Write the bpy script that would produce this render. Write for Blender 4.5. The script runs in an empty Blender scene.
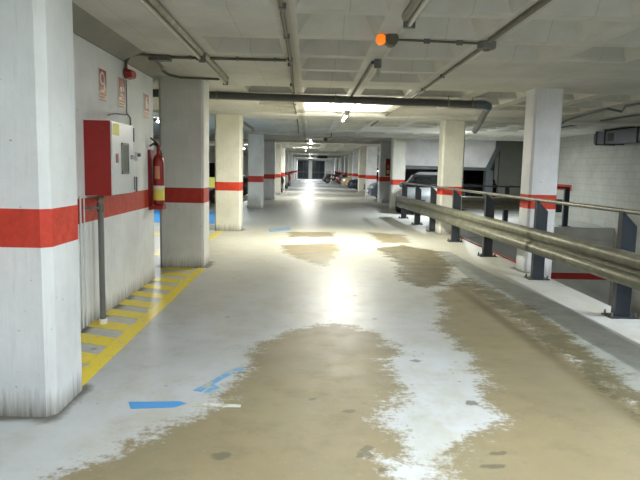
import bpy, math, random
import numpy as np
from mathutils import Vector, Matrix
random.seed(4)
C = bpy.context.scene.collection
PI = math.pi
ZC = 2.83            # underside of the ceiling ribs
YN, YF = -6.0, 86.0  # near and far ends of the hall
XL, XR = -8.6, 8.9   # outer side walls

# ------------------------------------------------------------------ materials
def lin(c):
    r = []
    for v in c:
        v /= 255.0
        r.append(v/12.92 if v <= 0.04045 else ((v+0.055)/1.055)**2.4)
    return (r[0], r[1], r[2], 1.0)

class NT:
    def __init__(self, name):
        self.m = bpy.data.materials.new(name); self.m.use_nodes = True
        self.n = self.m.node_tree.nodes; self.l = self.m.node_tree.links
        self.b = self.n['Principled BSDF']
    def add(self, t, **kw):
        n = self.n.new(t)
        for k, v in kw.items(): setattr(n, k, v)
        return n
    def val(self, sock, v):
        if hasattr(v, 'is_output') or isinstance(v, bpy.types.NodeSocket): self.l.new(v, sock)
        else: sock.default_value = v
    def pos(self):
        return self.add('ShaderNodeTexCoord').outputs['Object']
    def world(self):
        return self.add('ShaderNodeNewGeometry').outputs['Position']
    def mapping(self, vec, scale=(1,1,1), loc=(0,0,0), rot=(0,0,0)):
        n = self.add('ShaderNodeMapping'); self.l.new(vec, n.inputs['Vector'])
        n.inputs['Scale'].default_value = scale; n.inputs['Location'].default_value = loc; n.inputs['Rotation'].default_value = rot
        return n.outputs[0]
    def noise(self, vec, scale=5, detail=4, rough=0.6):
        n = self.add('ShaderNodeTexNoise'); self.l.new(vec, n.inputs['Vector'])
        n.inputs['Scale'].default_value = scale; n.inputs['Detail'].default_value = detail; n.inputs['Roughness'].default_value = rough
        return n.outputs['Fac']
    def math(self, op, a, b=0.0, c=0.0):
        n = self.add('ShaderNodeMath', operation=op)
        for i, v in enumerate((a, b, c)): self.val(n.inputs[i], v)
        return n.outputs[0]
    def ramp(self, f, lo, hi, a=0.0, b=1.0):
        n = self.add('ShaderNodeMapRange'); self.val(n.inputs['Value'], f)
        n.inputs['From Min'].default_value = lo; n.inputs['From Max'].default_value = hi
        n.inputs['To Min'].default_value = a; n.inputs['To Max'].default_value = b
        return n.outputs[0]
    def mix(self, f, a, b):
        n = self.add('ShaderNodeMix', data_type='RGBA')
        self.val(n.inputs['Factor'], f); self.val(n.inputs['A'], a) if False else None
        for s in n.inputs:
            if s.type == 'RGBA' and s.name == 'A': self.val(s, a)
            if s.type == 'RGBA' and s.name == 'B': self.val(s, b)
        return [o for o in n.outputs if o.type == 'RGBA'][0]
    def sep(self, vec):
        n = self.add('ShaderNodeSeparateXYZ'); self.l.new(vec, n.inputs[0]); return n.outputs
    def bump(self, h, strength=0.2, dist=0.01):
        n = self.add('ShaderNodeBump'); self.l.new(h, n.inputs['Height'])
        n.inputs['Strength'].default_value = strength; n.inputs['Distance'].default_value = dist
        self.l.new(n.outputs[0], self.b.inputs['Normal'])
    def set(self, col=None, rough=None, metal=None):
        if col is not None: self.val(self.b.inputs['Base Color'], col)
        if rough is not None: self.val(self.b.inputs['Roughness'], rough)
        if metal is not None: self.b.inputs['Metallic'].default_value = metal
        return self.m

def simple(name, c, rough=0.5, metal=0.0, var=0.06, scale=12):
    t = NT(name); f = t.noise(t.pos(), scale, 3)
    c2 = tuple(max(0, v*(1-var*3)) for v in c)
    return t.set(t.mix(f, lin(c), lin(c2)), rough, metal)

def emit(name, c, s):
    t = NT(name); t.b.inputs['Emission Color'].default_value = lin(c); t.b.inputs['Emission Strength'].default_value = s
    f = t.noise(t.pos(), 3); t.set(t.mix(f, lin(c), lin(c)), 0.4)
    return t.m

def painted(name, base, band=None, dirt=0.5, red=(192, 54, 32), raw=None, blocks=False, under=None):
    """painted concrete with an optional red band between two heights (object z = height over the floor)"""
    t = NT(name); p = t.world(); z = t.sep(p)[2]
    n1 = t.noise(p, 1.3, 5, 0.62); n2 = t.noise(t.mapping(p, (9, 9, 0.6)), 3, 4, 0.7); n3 = t.noise(p, 14, 5, 0.7)
    b2 = tuple(v*0.86 for v in base)
    col = t.mix(t.ramp(n1, 0.3, 0.75), lin(base), lin(b2))
    if under is not None:
        col = t.mix(t.math('LESS_THAN', z, 1.0), col, t.mix(t.ramp(n1, 0.3, 0.75), lin(under), lin(tuple(v*0.88 for v in under))))
    col = t.mix(t.ramp(n2, 0.56, 0.74, 0, 0.28), col, lin(tuple(v*0.72 for v in base)))
    h = t.math('ADD', n3, n2)
    if blocks:
        br = t.add('ShaderNodeTexBrick'); s = t.sep(p)
        cmb = t.add('ShaderNodeCombineXYZ'); t.l.new(s[1], cmb.inputs[0]); t.l.new(s[2], cmb.inputs[1])
        t.l.new(cmb.outputs[0], br.inputs['Vector'])
        br.inputs['Scale'].default_value = 1.0; br.inputs['Brick Width'].default_value = 0.42; br.inputs['Row Height'].default_value = 0.205
        br.inputs['Mortar Size'].default_value = 0.012; br.inputs['Mortar Smooth'].default_value = 0.3
        br.inputs['Color1'].default_value = (1, 1, 1, 1); br.inputs['Color2'].default_value = (0.88, 0.88, 0.88, 1); br.inputs['Mortar'].default_value = (0.55, 0.55, 0.53, 1)
        mm = t.add('ShaderNodeMix', data_type='RGBA', blend_type='MULTIPLY'); mm.inputs['Factor'].default_value = 0.38
        ins = [s_ for s_ in mm.inputs if s_.type == 'RGBA']; t.l.new(col, ins[0]); t.l.new(br.outputs['Color'], ins[1])
        col = [o for o in mm.outputs if o.type == 'RGBA'][0]
    if raw is not None:
        col = t.mix(t.math('GREATER_THAN', z, raw), col, lin((128, 126, 116)))
    if band:
        lo, hi = band
        inb = t.math('MULTIPLY', t.math('GREATER_THAN', z, lo), t.math('LESS_THAN', z, hi))
        rcol = t.mix(t.ramp(n3, 0.35, 0.8), lin(red), lin(tuple(v*0.8 for v in red)))
        col = t.mix(inb, col, rcol)
    # scuffs near the floor: blotchy dirt with a shape of its own
    if dirt:
        d = t.math('MULTIPLY', t.ramp(t.math('ADD', z, t.math('MULTIPLY', n2, 0.35)), 0.14, 0.34, 1.4, 0), dirt)
        col = t.mix(d, col, lin((98, 92, 78)))
        sp = t.noise(p, 23, 2, 0.5)
        col = t.mix(t.ramp(sp, 0.735, 0.76, 0, 0.55), col, lin((105, 100, 90)))
    t.bump(h, 0.22, 0.012)
    return t.set(col, t.ramp(n3, 0.2, 0.8, 0.5, 0.75))

M = {}
M['wall_left'] = painted('painted concrete with red band, left wall', (240, 243, 245), (0.995, 1.225), 0.55, raw=2.68)
M['pillar_near'] = painted('painted concrete pillar, near', (216, 221, 223), (1.045, 1.275), 0.6)
M['pillar_l'] = painted('painted concrete pillar with red band', (232, 233, 229), (0.985, 1.212), 0.5, red=(186, 50, 36))
M['pillar_warm_lit'] = painted('painted concrete pillar, bright', (240, 240, 228), (0.967, 1.172), 0.5, red=(212, 62, 36))  # cream of the lamp light is mixed into this pillar paint
M['pillar_cool_lit'] = painted('painted concrete pillar, right', (238, 240, 244), (0.995, 1.214), 0.35, red=(212, 62, 40))  # bluish white: cool light is mixed into this pillar paint
M['wall_outer'] = painted('white painted wall', (200, 200, 192), None, 0.4)
M['wall_block'] = painted('white painted block wall', (176, 177, 168), None, 0.0, blocks=True)
M['wall_band'] = painted('block wall with red band', (176, 177, 168), (0.97, 1.17), 0.2, red=(160, 44, 34), blocks=True)
M['under'] = painted('grey wall below the deck', (198, 200, 196), (-1.53, -1.34), 0.0, red=(170, 40, 34))
M['bulkhead'] = painted('white bulkhead paint', (242, 242, 242), None, 0.0)
M['haunch'] = painted('raw grey concrete', (146, 144, 134), None, 0.0)
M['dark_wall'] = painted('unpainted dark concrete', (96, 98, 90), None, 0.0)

def ceiling_mat():
    t = NT('board marked concrete ceiling'); p = t.world(); s = t.sep(p)
    n1 = t.noise(p, 0.9, 6, 0.65); n2 = t.noise(p, 11, 5, 0.7)
    col = t.mix(t.ramp(n1, 0.3, 0.72), lin((214, 213, 205)), lin((182, 181, 172)))
    br = t.add('ShaderNodeTexBrick'); t.l.new(t.mapping(p, (1, 1, 1), (0.28, 0.2, 0), (0, 0, PI/2)), br.inputs['Vector'])
    br.inputs['Scale'].default_value = 1; br.inputs['Brick Width'].default_value = 2.0; br.inputs['Row Height'].default_value = 0.5
    br.inputs['Mortar Size'].default_value = 0.006; br.offset = 0.0
    br.inputs['Color1'].default_value = (1, 1, 1, 1); br.inputs['Color2'].default_value = (0.93, 0.93, 0.92, 1); br.inputs['Mortar'].default_value = (0.5, 0.48, 0.44, 1)
    mm = t.add('ShaderNodeMix', data_type='RGBA', blend_type='MULTIPLY'); mm.inputs['Factor'].default_value = 0.35
    ins = [q for q in mm.inputs if q.type == 'RGBA']; t.l.new(col, ins[0]); t.l.new(br.outputs['Color'], ins[1])
    col = [o for o in mm.outputs if o.type == 'RGBA'][0]
    col = t.mix(t.ramp(n2, 0.68, 0.76, 0, 0.4), col, lin((112, 108, 95)))
    # leak stain running along the joint over the lane
    jx = t.math('ABSOLUTE', t.math('ADD', s[0], t.math('ADD', 0.24, t.math('MULTIPLY', t.math('SUBTRACT', n1, 0.5), 0.15))))
    col = t.mix(t.ramp(jx, 0.0, 0.10, 0.55, 0), col, lin((132, 120, 86)))
    t.bump(t.math('ADD', n2, n1), 0.3, 0.015)
    return t.set(col, 0.8)
M['ceiling'] = ceiling_mat()

def floor_mat():
    t = NT('worn painted garage floor'); p = t.world(); s = t.sep(p)
    at = t.add('ShaderNodeAttribute', attribute_name='wear'); sc = t.add('ShaderNodeSeparateColor'); t.l.new(at.outputs['Color'], sc.inputs[0])
    R, G, B = sc.outputs
    nl = t.noise(t.mapping(p, (1, 1.15, 1)), 3.4, 10, 0.70); nf = t.noise(p, 26, 6, 0.7); nb = t.noise(p, 0.8, 4, 0.6)
    nx = t.noise(t.mapping(p, (0.9, 2.2, 1)), 4, 8, 0.72)
    def mask(ch, amp=0.30, w=0.05, n=None):
        e = t.math('ADD', ch, t.math('MULTIPLY', t.math('SUBTRACT', nl, 0.5), amp*1.8))
        e = t.math('ADD', e, t.math('MULTIPLY', t.math('SUBTRACT', nx, 0.5), amp*0.9))
        e = t.math('ADD', e, t.math('MULTIPLY', t.math('SUBTRACT', nf, 0.5), amp*1.5))
        return t.ramp(e, 0.5-w, 0.5+w)
    paint = t.mix(t.ramp(nb, 0.3, 0.7), lin((180, 184, 188)), lin((164, 168, 168)))
    nm = t.noise(t.mapping(p, (1, 0.6, 1)), 1.7, 7, 0.7)
    paint = t.mix(t.ramp(nm, 0.48, 0.66, 0, 0.75), paint, lin((158, 156, 142)))
    paint = t.mix(t.ramp(nl, 0.52, 0.72, 0, 0.5), paint, lin((148, 148, 138)))
    # farther along the lane the paint turns creamier, then greyer
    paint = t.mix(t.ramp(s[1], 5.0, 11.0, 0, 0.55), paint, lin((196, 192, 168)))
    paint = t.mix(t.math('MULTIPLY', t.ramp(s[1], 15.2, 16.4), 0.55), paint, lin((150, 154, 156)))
    strip = t.mix(t.ramp(nl, 0.35, 0.7), lin((146, 150, 146)), lin((128, 130, 122)))
    beige = t.mix(t.ramp(nb, 0.3, 0.7), lin((134, 123, 94)), lin((116, 107, 82)))
    beige = t.mix(t.ramp(nl, 0.5, 0.75, 0, 0.5), beige, lin((96, 90, 68)))
    beige = t.mix(t.ramp(nm, 0.45, 0.62, 0, 0.5), beige, lin((118, 113, 92)))
    beige = t.mix(t.ramp(nf, 0.6, 0.75, 0, 0.35), beige, lin((176, 170, 150)))
    olive = t.mix(t.ramp(nl, 0.4, 0.65), lin((100, 92, 64)), lin((78, 74, 54)))
    col = t.mix(t.ramp(B, 0.49, 0.51), paint, strip)
    mR = mask(R); mG = mask(t.math('ADD', G, 0.08), 0.36)
    col = t.mix(mR, col, beige); col = t.mix(mG, col, olive)
    # dry dark spots and tyre grit
    vs = t.add('ShaderNodeTexVoronoi', feature='F1'); t.l.new(t.mapping(p, (1, 0.8, 1)), vs.inputs['Vector']); vs.inputs['Scale'].default_value = 1.9
    spot = t.ramp(t.math('ADD', vs.outputs['Distance'], t.math('MULTIPLY', nf, 0.10)), 0.085, 0.115, 0.6, 0)
    col = t.mix(spot, col, lin((104, 100, 86)))
    col = t.mix(t.ramp(nf, 0.66, 0.72, 0, 0.5), col, lin((128, 124, 108)))
    sa = t.add('ShaderNodeAttribute', attribute_name='spot').outputs['Fac']
    col = t.mix(t.ramp(t.math('ADD', sa, t.math('MULTIPLY', t.math('SUBTRACT', nf, 0.5), 0.9)), 0.42, 0.62, 0, 0.75), col, lin((84, 80, 66)))
    v2 = t.add('ShaderNodeTexVoronoi', feature='F1'); t.l.new(p, v2.inputs['Vector']); v2.inputs['Scale'].default_value = 5.5
    col = t.mix(t.ramp(t.math('ADD', v2.outputs['Distance'], t.math('MULTIPLY', nb, 0.12)), 0.115, 0.15, 0.55, 0), col, lin((112, 108, 92)))
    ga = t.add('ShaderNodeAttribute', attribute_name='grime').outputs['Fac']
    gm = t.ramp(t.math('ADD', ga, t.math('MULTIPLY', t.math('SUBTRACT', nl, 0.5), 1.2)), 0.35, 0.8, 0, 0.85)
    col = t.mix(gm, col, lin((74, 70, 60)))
    rg = t.math('ADD', t.ramp(nl, 0.3, 0.7, 0.36, 0.5), t.math('MULTIPLY', t.math('MAXIMUM', mR, mG), 0.08))
    t.bump(t.math('ADD', t.math('MULTIPLY', nf, 0.5), nb), 0.06, 0.01)
    t.b.inputs['Specular IOR Level'].default_value = 0.5
    return t.set(col, rg)
M['floor'] = floor_mat()

def worn_paint(name, c, thr=0.60):
    t = NT(name); p = t.world(); n = t.noise(p, 9, 8, 0.75); n2 = t.noise(p, 40, 4, 0.6)
    col = t.mix(t.ramp(n, thr, thr+0.05), lin(c), lin((168, 168, 150)))
    col = t.mix(t.ramp(n2, 0.62, 0.7, 0, 0.5), col, lin(tuple(v*0.6 for v in c)))
    return t.set(col, 0.4)
M['yellow'] = worn_paint('worn yellow floor paint', (222, 200, 40), 0.575)
M['blue'] = worn_paint('worn blue floor paint', (64, 138, 196), 0.66)
M['blue_faint'] = worn_paint('very worn blue floor paint', (96, 152, 196), 0.50)
M['white_fleck'] = worn_paint('worn white floor paint', (200, 202, 198), 0.47)
M['red_kerb'] = simple('red kerb paint', (176, 44, 36), 0.5)

def galv(name, c, rough=0.35):
    t = NT(name); p = t.pos(); n = t.noise(p, 7, 5, 0.7); m = t.noise(t.mapping(p, (1, 1, 6)), 3, 4)
    col = t.mix(t.ramp(n, 0.3, 0.7), lin(c), lin(tuple(v*0.72 for v in c)))
    t.bump(n, 0.08, 0.004)
    return t.set(col, t.ramp(m, 0.3, 0.7, rough, rough+0.18), 0.75)
M['galv'] = galv('galvanised steel', (142, 142, 124), 0.45)
M['galv_dull'] = simple('dull conduit', (104, 100, 84), 0.5)
M['steel_tube'] = galv('steel handrail', (150, 148, 136), 0.32)
M['chan'] = galv('bright steel channel', (200, 196, 176), 0.3)
M['post'] = simple('blue grey post paint', (46, 53, 62), 0.42)
M['pvc'] = simple('dark grey drain pipe', (84, 84, 84), 0.4)
M['pvc_blue'] = simple('blue grey pipe fitting', (104, 122, 130), 0.4)
M['duct'] = simple('slate grey duct sheet', (70, 78, 90), 0.45)
M['red'] = simple('red enamel', (158, 32, 26), 0.35)
M['red_dark'] = simple('dark red plastic', (140, 24, 26), 0.35)
M['white_panel'] = simple('white enamel', (214, 217, 218), 0.35, var=0.02)
M['glass_pane'] = simple('olive grey window', (120, 124, 108), 0.15)
M['sticker_yellow'] = simple('yellow sticker', (232, 222, 100), 0.5, var=0.02)
M['sticker_white'] = simple('white sticker', (232, 230, 220), 0.5, var=0.02)
M['sign_orange'] = simple('pale orange print', (212, 138, 104), 0.5, var=0.02)
M['black'] = simple('black rubber', (22, 22, 23), 0.6)
M['chrome'] = galv('chrome', (220, 220, 220), 0.12)
M['grey_metal'] = simple('weathered grey pipe', (112, 114, 112), 0.5)
M['green_dark'] = simple('dark green sign', (36, 60, 34), 0.4)
M['batten'] = simple('unlit batten body', (150, 148, 132), 0.45)
M['lens'] = simple('milky plastic lens', (196, 196, 180), 0.3)
M['tube_lit'] = emit('lit fluorescent tube', (255, 250, 226), 16)
M['tube_far'] = emit('lit far tube', (250, 250, 240), 10)
M['orange_lit'] = emit('orange lit lens', (255, 132, 30), 0.32)
M['bulb_lit'] = emit('lit bulb', (255, 255, 250), 12)
M['car_glass'] = simple('car glass', (14, 16, 18), 0.06, var=0.0)
M['tyre'] = simple('tyre rubber', (24, 24, 25), 0.7)
M['hub'] = galv('wheel alloy', (170, 170, 172), 0.3)
M['head'] = galv('headlamp glass', (225, 228, 232), 0.08)
M['tail'] = simple('tail lamp', (150, 20, 20), 0.2)
M['plate'] = simple('number plate', (225, 225, 215), 0.4, var=0.0)
def car_paint(n, c, metal=0.4):
    t = NT(n); f = t.noise(t.pos(), 300, 1); t.b.inputs['Coat Weight'].default_value = 0.7; t.b.inputs['Coat Roughness'].default_value = 0.06
    return t.set(t.mix(f, lin(c), lin(tuple(v*0.92 for v in c))), 0.35, metal)
M['end_glass'] = simple('dark end glazing', (44, 56, 66), 0.12)
M['frame_grey'] = simple('grey door frame', (96, 101, 104), 0.4)

# ------------------------------------------------------------------ mesh building
class MB:
    def __init__(s): s.v = []; s.f = []; s.mi = []; s.cur = 0
    def face(s, idx): s.f.append(tuple(idx)); s.mi.append(s.cur)
    def verts(s, vs): k = len(s.v); s.v += [tuple(v) for v in vs]; return k
    def box(s, x0, x1, y0, y1, z0, z1, bev=0.0):
        if bev > 0: return s.prism(s.cham(x0, x1, y0, y1, bev), z0, z1)
        k = s.verts([(x0,y0,z0),(x1,y0,z0),(x1,y1,z0),(x0,y1,z0),(x0,y0,z1),(x1,y0,z1),(x1,y1,z1),(x0,y1,z1)])
        for q in ((3,2,1,0),(4,5,6,7),(0,1,5,4),(1,2,6,5),(2,3,7,6),(3,0,4,7)): s.face([k+i for i in q])
        return s
    @staticmethod
    def cham(x0, x1, y0, y1, b):
        return [(x0+b,y0),(x1-b,y0),(x1,y0+b),(x1,y1-b),(x1-b,y1),(x0+b,y1),(x0,y1-b),(x0,y0+b)]
    def prism(s, poly, a, b, axis='z', top=None):
        n = len(poly)
        def P(p, h):
            return (p[0], p[1], h) if axis == 'z' else ((h, p[0], p[1]) if axis == 'x' else (p[0], h, p[1]))
        k = s.verts([P(p, a) for p in poly] + [P(p, b) for p in (top or poly)])
        s.face([k+i for i in reversed(range(n))]); s.face([k+n+i for i in range(n)])
        for i in range(n):
            j = (i+1) % n; s.face([k+i, k+j, k+n+j, k+n+i])
        return s
    def loft(s, rings, cap=True, closed=True):
        n = len(rings[0]); ks = [s.verts(r) for r in rings]
        for a, b in zip(ks[:-1], ks[1:]):
            for i in range(n if closed else n-1):
                j = (i+1) % n; s.face([a+i, a+j, b+j, b+i])
        if cap: s.face([ks[0]+i for i in reversed(range(n))]); s.face([ks[-1]+i for i in range(n)])
        return s
    def tube(s, pts, r, n=10, cap=True):
        pts = [Vector(p) for p in pts]; rings = []
        rs = r if isinstance(r, (list, tuple)) else [r]*len(pts)
        up = None
        for i, p in enumerate(pts):
            if i == 0: d = pts[1]-p
            elif i == len(pts)-1: d = p-pts[i-1]
            else: d = (pts[i+1]-p).normalized()+(p-pts[i-1]).normalized()
            d = d.normalized() if d.length > 1e-9 else Vector((0, 0, 1))
            if up is None:
                up = Vector((0,0,1)) if abs(d.z) < 0.9 else Vector((1,0,0))
            u = d.cross(up).normalized(); w = u.cross(d).normalized(); up = w
            rings.append([tuple(p+(u*math.cos(2*PI*k/n)+w*math.sin(2*PI*k/n))*rs[i]) for k in range(n)])
        return s.loft(rings, cap)
    def lathe(s, prof, c=(0,0,0), n=20, axis='z'):
        rings = []
        for r, h in prof:
            ring = []
            for k in range(n):
                a = 2*PI*k/n; x, y = r*math.cos(a), r*math.sin(a)
                if axis == 'z': ring.append((c[0]+x, c[1]+y, c[2]+h))
                elif axis == 'y': ring.append((c[0]+y, c[1]+h, c[2]+x))
                else: ring.append((c[0]+h, c[1]+x, c[2]+y))
            rings.append(ring)
        return s.loft(rings)
    def build(s, name, mats, parent=None, loc=None, smooth=False, label=None):
        me = bpy.data.meshes.new(name)
        o = Vector(loc) if loc is not None else Vector((0,0,0))
        me.from_pydata([tuple(Vector(v)-o) for v in s.v], [], s.f)
        mats = mats if isinstance(mats, (list, tuple)) else [mats]
        for m in mats: me.materials.append(m)
        if len(mats) > 1:
            for p, i in zip(me.polygons, s.mi): p.material_index = i
        me.validate(); me.update()
        if smooth:
            for p in me.polygons: p.use_smooth = True
            try: me.set_sharp_from_angle(angle=R(42))
            except Exception: pass
        ob = bpy.data.objects.new(name, me); C.objects.link(ob)
        ob.location = o
        if parent is not None:
            ob.parent = parent
        if label: ob['label'] = label
        return ob
def R(a): return math.radians(a)
def islands(m):
    par = list(range(len(m.v)))
    def f(i):
        while par[i] != i: par[i] = par[par[i]]; i = par[i]
        return i
    for q in m.f:
        for k in q[1:]: par[f(k)] = f(q[0])
    g = {}
    for q in m.f: g.setdefault(f(q[0]), []).append(q)
    out = []
    for k in sorted(g):
        ids = sorted(set(i for q in g[k] for i in q)); mp = {v: n for n, v in enumerate(ids)}
        b = MB(); b.v = [m.v[i] for i in ids]; b.f = [tuple(mp[i] for i in q) for q in g[k]]; b.mi = [0]*len(b.f); out.append(b)
    return out
def each(m, par, name, mat, smooth=False, off=None):
    for b in islands(m):
        o = b.build(name, mat, smooth=smooth)
        if off is not None: o.data.transform(Matrix.Translation(-Vector(off)))
        o.parent = par

def tag(o, label, cat, group=None, kind=None):
    o['label'] = label; o['category'] = cat
    if group: o['group'] = group
    if kind: o['kind'] = kind
    return o
def thing(name, label, cat, loc=(0,0,0), rz=0, group=None):
    o = bpy.data.objects.new(name, None); C.objects.link(o); o.location = loc; o.rotation_euler = (0,0,rz)
    o.empty_display_size = 0.2
    return tag(o, label, cat, group)
def struct(o): o['kind'] = 'structure'; return o
def copy_tree(o, parent=None):
    c = o.copy(); C.objects.link(c)
    if parent is not None: c.parent = parent
    for ch in [x for x in ALLCH(o)]: copy_tree(ch, c)
    return c
def ALLCH(o): return [x for x in C.objects if x.parent == o]

# ------------------------------------------------------------------ floor
EDGE = 3.60      # edge of the deck along the ramp void
VEND = 17.25     # far end of the void
LOW = -2.62
polys_R = [
 [(-1.31,2.2),(-1.31,2.79),(-1.09,3.0),(-0.96,3.25),(-0.83,3.42),(-0.66,3.64),(-0.56,3.89),(-0.55,4.14),(-0.46,4.46),(-0.44,5.06),(-0.13,5.63),(0.28,5.96),(0.7,5.57),(0.76,4.95),(0.65,4.76),(0.69,3.96),(0.61,3.9),(0.5,3.58),(0.58,3.26),(0.55,3.03),(0.41,3.09),(0.43,2.83),(0.43,2.2)],
 [(0.7,2.2),(0.7,2.84),(0.72,2.96),(0.86,3.22),(1.04,3.41),(1.28,3.65),(1.22,3.87),(1.33,4.32),(1.37,4.99),(1.32,5.83),(1.51,6.57),(1.63,7.5),(2.1,8.29),(2.28,8.02),(2.30,6.35),(2.30,5.27),(2.30,2.2)],
 [(-0.55,11.98),(0.58,12.48),(0.62,11.27),(0.25,9.37),(-0.4,10.73)],
 [(-0.55,14.45),(0.6,14.67),(0.56,13.58),(-0.44,13.41)],
 [(1.45,14.83),(2.32,14.31),(2.2,12.74),(1.52,12.63)]]
polys_G = [
 [(2.26,8.5),(2.46,7.58),(2.5,6.55),(2.48,5.72),(2.39,4.85),(2.36,4.48),(2.36,4.01),(2.34,3.0),(2.27,3.0),(2.30,5.27),(2.27,7.95)],
 [(1.42,11.82),(1.98,12.21),(2.42,11.52),(2.31,9.81),(1.89,8.35),(1.57,7.89),(1.42,8.38),(1.59,10.04)]]
polys_B = [[(2.52,11.6),(2.40,9.5),(2.30,7.5),(2.30,2.0),(3.02,2.0),(3.02,6.93),(2.80,9.2),(2.74,11.4)]]

def sdf(px, py, poly):
    d = np.full(px.shape, 1e9); inside = np.zeros(px.shape, bool); n = len(poly)
    for i in range(n):
        ax, ay = poly[i]; bx, by = poly[(i+1) % n]
        ex, ey = bx-ax, by-ay; wx, wy = px-ax, py-ay
        tt = np.clip((wx*ex+wy*ey)/(ex*ex+ey*ey+1e-12), 0, 1)
        d = np.minimum(d, (wx-ex*tt)**2+(wy-ey*tt)**2)
        c = ((ay > py) != (by > py)) & (px < (bx-ax)*(py-ay)/((by-ay) if abs(by-ay) > 1e-9 else 1e-9)+ax)
        inside ^= c
    d = np.sqrt(d); return np.where(inside, d, -d)

def build_floor():
    xs = sorted(set([XL, -6, -4, -3] + [round(-2.4+0.05*i, 3) for i in range(120)] + [EDGE, 5, 7, XR]))
    xs = [x for x in xs if x <= EDGE or x in (5, 7, XR)]
    ys = sorted(set([YN, -2, 0, 1] + [round(2+0.05*i, 3) for i in range(300)] + [VEND, 20, 30, 50, 70, YF]))
    nx, ny = len(xs), len(ys)
    X, Y = np.meshgrid(xs, ys)
    V = [(float(x), float(y), 0.0) for x, y in zip(X.ravel(), Y.ravel())]
    F = []
    for j in range(ny-1):
        for i in range(nx-1):
            if xs[i] >= EDGE-1e-6 and ys[j] < VEND-1e-6: continue
            a = j*nx+i; F.append((a, a+1, a+1+nx, a+nx))
    me = bpy.data.meshes.new('floor'); me.from_pydata(V, [], F); me.materials.append(M['floor'])
    px, py = X.ravel(), Y.ravel()
    def chan(ps, k=0.9):
        s = np.full(px.shape, -9.0)
        for p in ps: s = np.maximum(s, sdf(px, py, p))
        return np.clip(0.5+s*k, 0, 1)
    r, g, b = chan(polys_R), chan(polys_G), np.clip(0.5+10*np.maximum.reduce([sdf(px, py, p) for p in polys_B]), 0, 1)
    col = np.stack([r, g, b, np.ones_like(r)], 1).astype(np.float32)
    at = me.color_attributes.new('wear', 'FLOAT_COLOR', 'POINT'); at.data.foreach_set('color', col.ravel())
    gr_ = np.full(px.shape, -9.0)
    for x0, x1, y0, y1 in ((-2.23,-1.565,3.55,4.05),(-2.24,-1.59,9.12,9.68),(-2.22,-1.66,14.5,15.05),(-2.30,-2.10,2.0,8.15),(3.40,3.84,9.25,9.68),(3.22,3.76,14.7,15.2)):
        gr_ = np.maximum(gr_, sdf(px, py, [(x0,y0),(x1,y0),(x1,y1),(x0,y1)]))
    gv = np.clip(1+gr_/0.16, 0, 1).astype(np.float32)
    sv = np.zeros(px.shape)
    for cx_, cy_, rx_, ry_ in ((0.90,4.75,.05,.045),(0.06,3.9,.03,.03),(0.33,3.11,.045,.05),(0.36,3.2,.035,.04),(0.29,3.71,.05,.035),(1.12,3.87,.05,.04),(-0.45,3.08,.06,.04),(1.0,3.0,.07,.03),(1.08,3.14,.05,.03),(0.42,2.95,.03,.03)):
        sv = np.maximum(sv, np.clip(1.15-0.6*(((px-cx_)/rx_)**2+((py-cy_)/ry_)**2), 0, 1))
    a3 = me.attributes.new('spot', 'FLOAT', 'POINT'); a3.data.foreach_set('value', sv.astype(np.float32))
    a2 = me.attributes.new('grime', 'FLOAT', 'POINT'); a2.data.foreach_set('value', gv)
    me.update(); o = bpy.data.objects.new('floor', me); C.objects.link(o); struct(o)
    return o
build_floor()
# slab edge along the void, with the red painted arris
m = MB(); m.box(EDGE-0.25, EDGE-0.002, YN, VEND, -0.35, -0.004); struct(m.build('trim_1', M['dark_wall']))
m = MB(); m.box(EDGE-0.25, XR, VEND+0.002, VEND+0.25, -0.35, -0.004); struct(m.build('trim_10', M['under']))
m = MB(); m.box(EDGE-0.03, EDGE+0.0, 9.9, VEND, 0.0, 0.022); struct(m.build('trim_2', M['red_kerb']))
# lower level
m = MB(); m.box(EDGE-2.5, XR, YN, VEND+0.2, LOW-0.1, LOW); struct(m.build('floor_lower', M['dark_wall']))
m = MB(); m.box(EDGE-2.5, XR, VEND, VEND+0.2, LOW, -0.36); struct(m.build('wall_lower', M['under']))

# ------------------------------------------------------------------ walls
m = MB(); m.box(-2.30, -2.10, YN, 8.15, 0, ZC+0.25); struct(m.build('wall_left', M['wall_left']))
# chamfered haunch where the wall meets the slab
m = MB(); m.prism([(-2.10, 2.69), (-1.93, ZC), (-1.93, ZC+0.05), (-2.10, ZC+0.05)], 4.05, 8.15, axis='y'); struct(m.build('trim_3', M['haunch']))
m = MB(); m.box(XL-0.2, XL, YN, YF, 0, ZC+0.3); struct(m.build('wall_outer_left', M['wall_outer']))
m = MB(); m.box(XR, XR+0.2, YN, 20.3, LOW, ZC+0.3); struct(m.build('wall_right', M['wall_block']))
m = MB(); m.box(XR, XR+0.2, 20.3, 24.2, 0, ZC+0.3); struct(m.build('wall_right_middle', M['wall_band']))
m = MB(); m.box(XR, XR+0.2, 24.2, YF, 0, ZC+0.3); struct(m.build('wall_right_far', M['wall_outer']))
m = MB(); m.box(XL-0.2, XR+0.2, YN-0.2, YN, LOW, ZC+0.3); struct(m.build('wall_back', M['wall_outer']))
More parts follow.
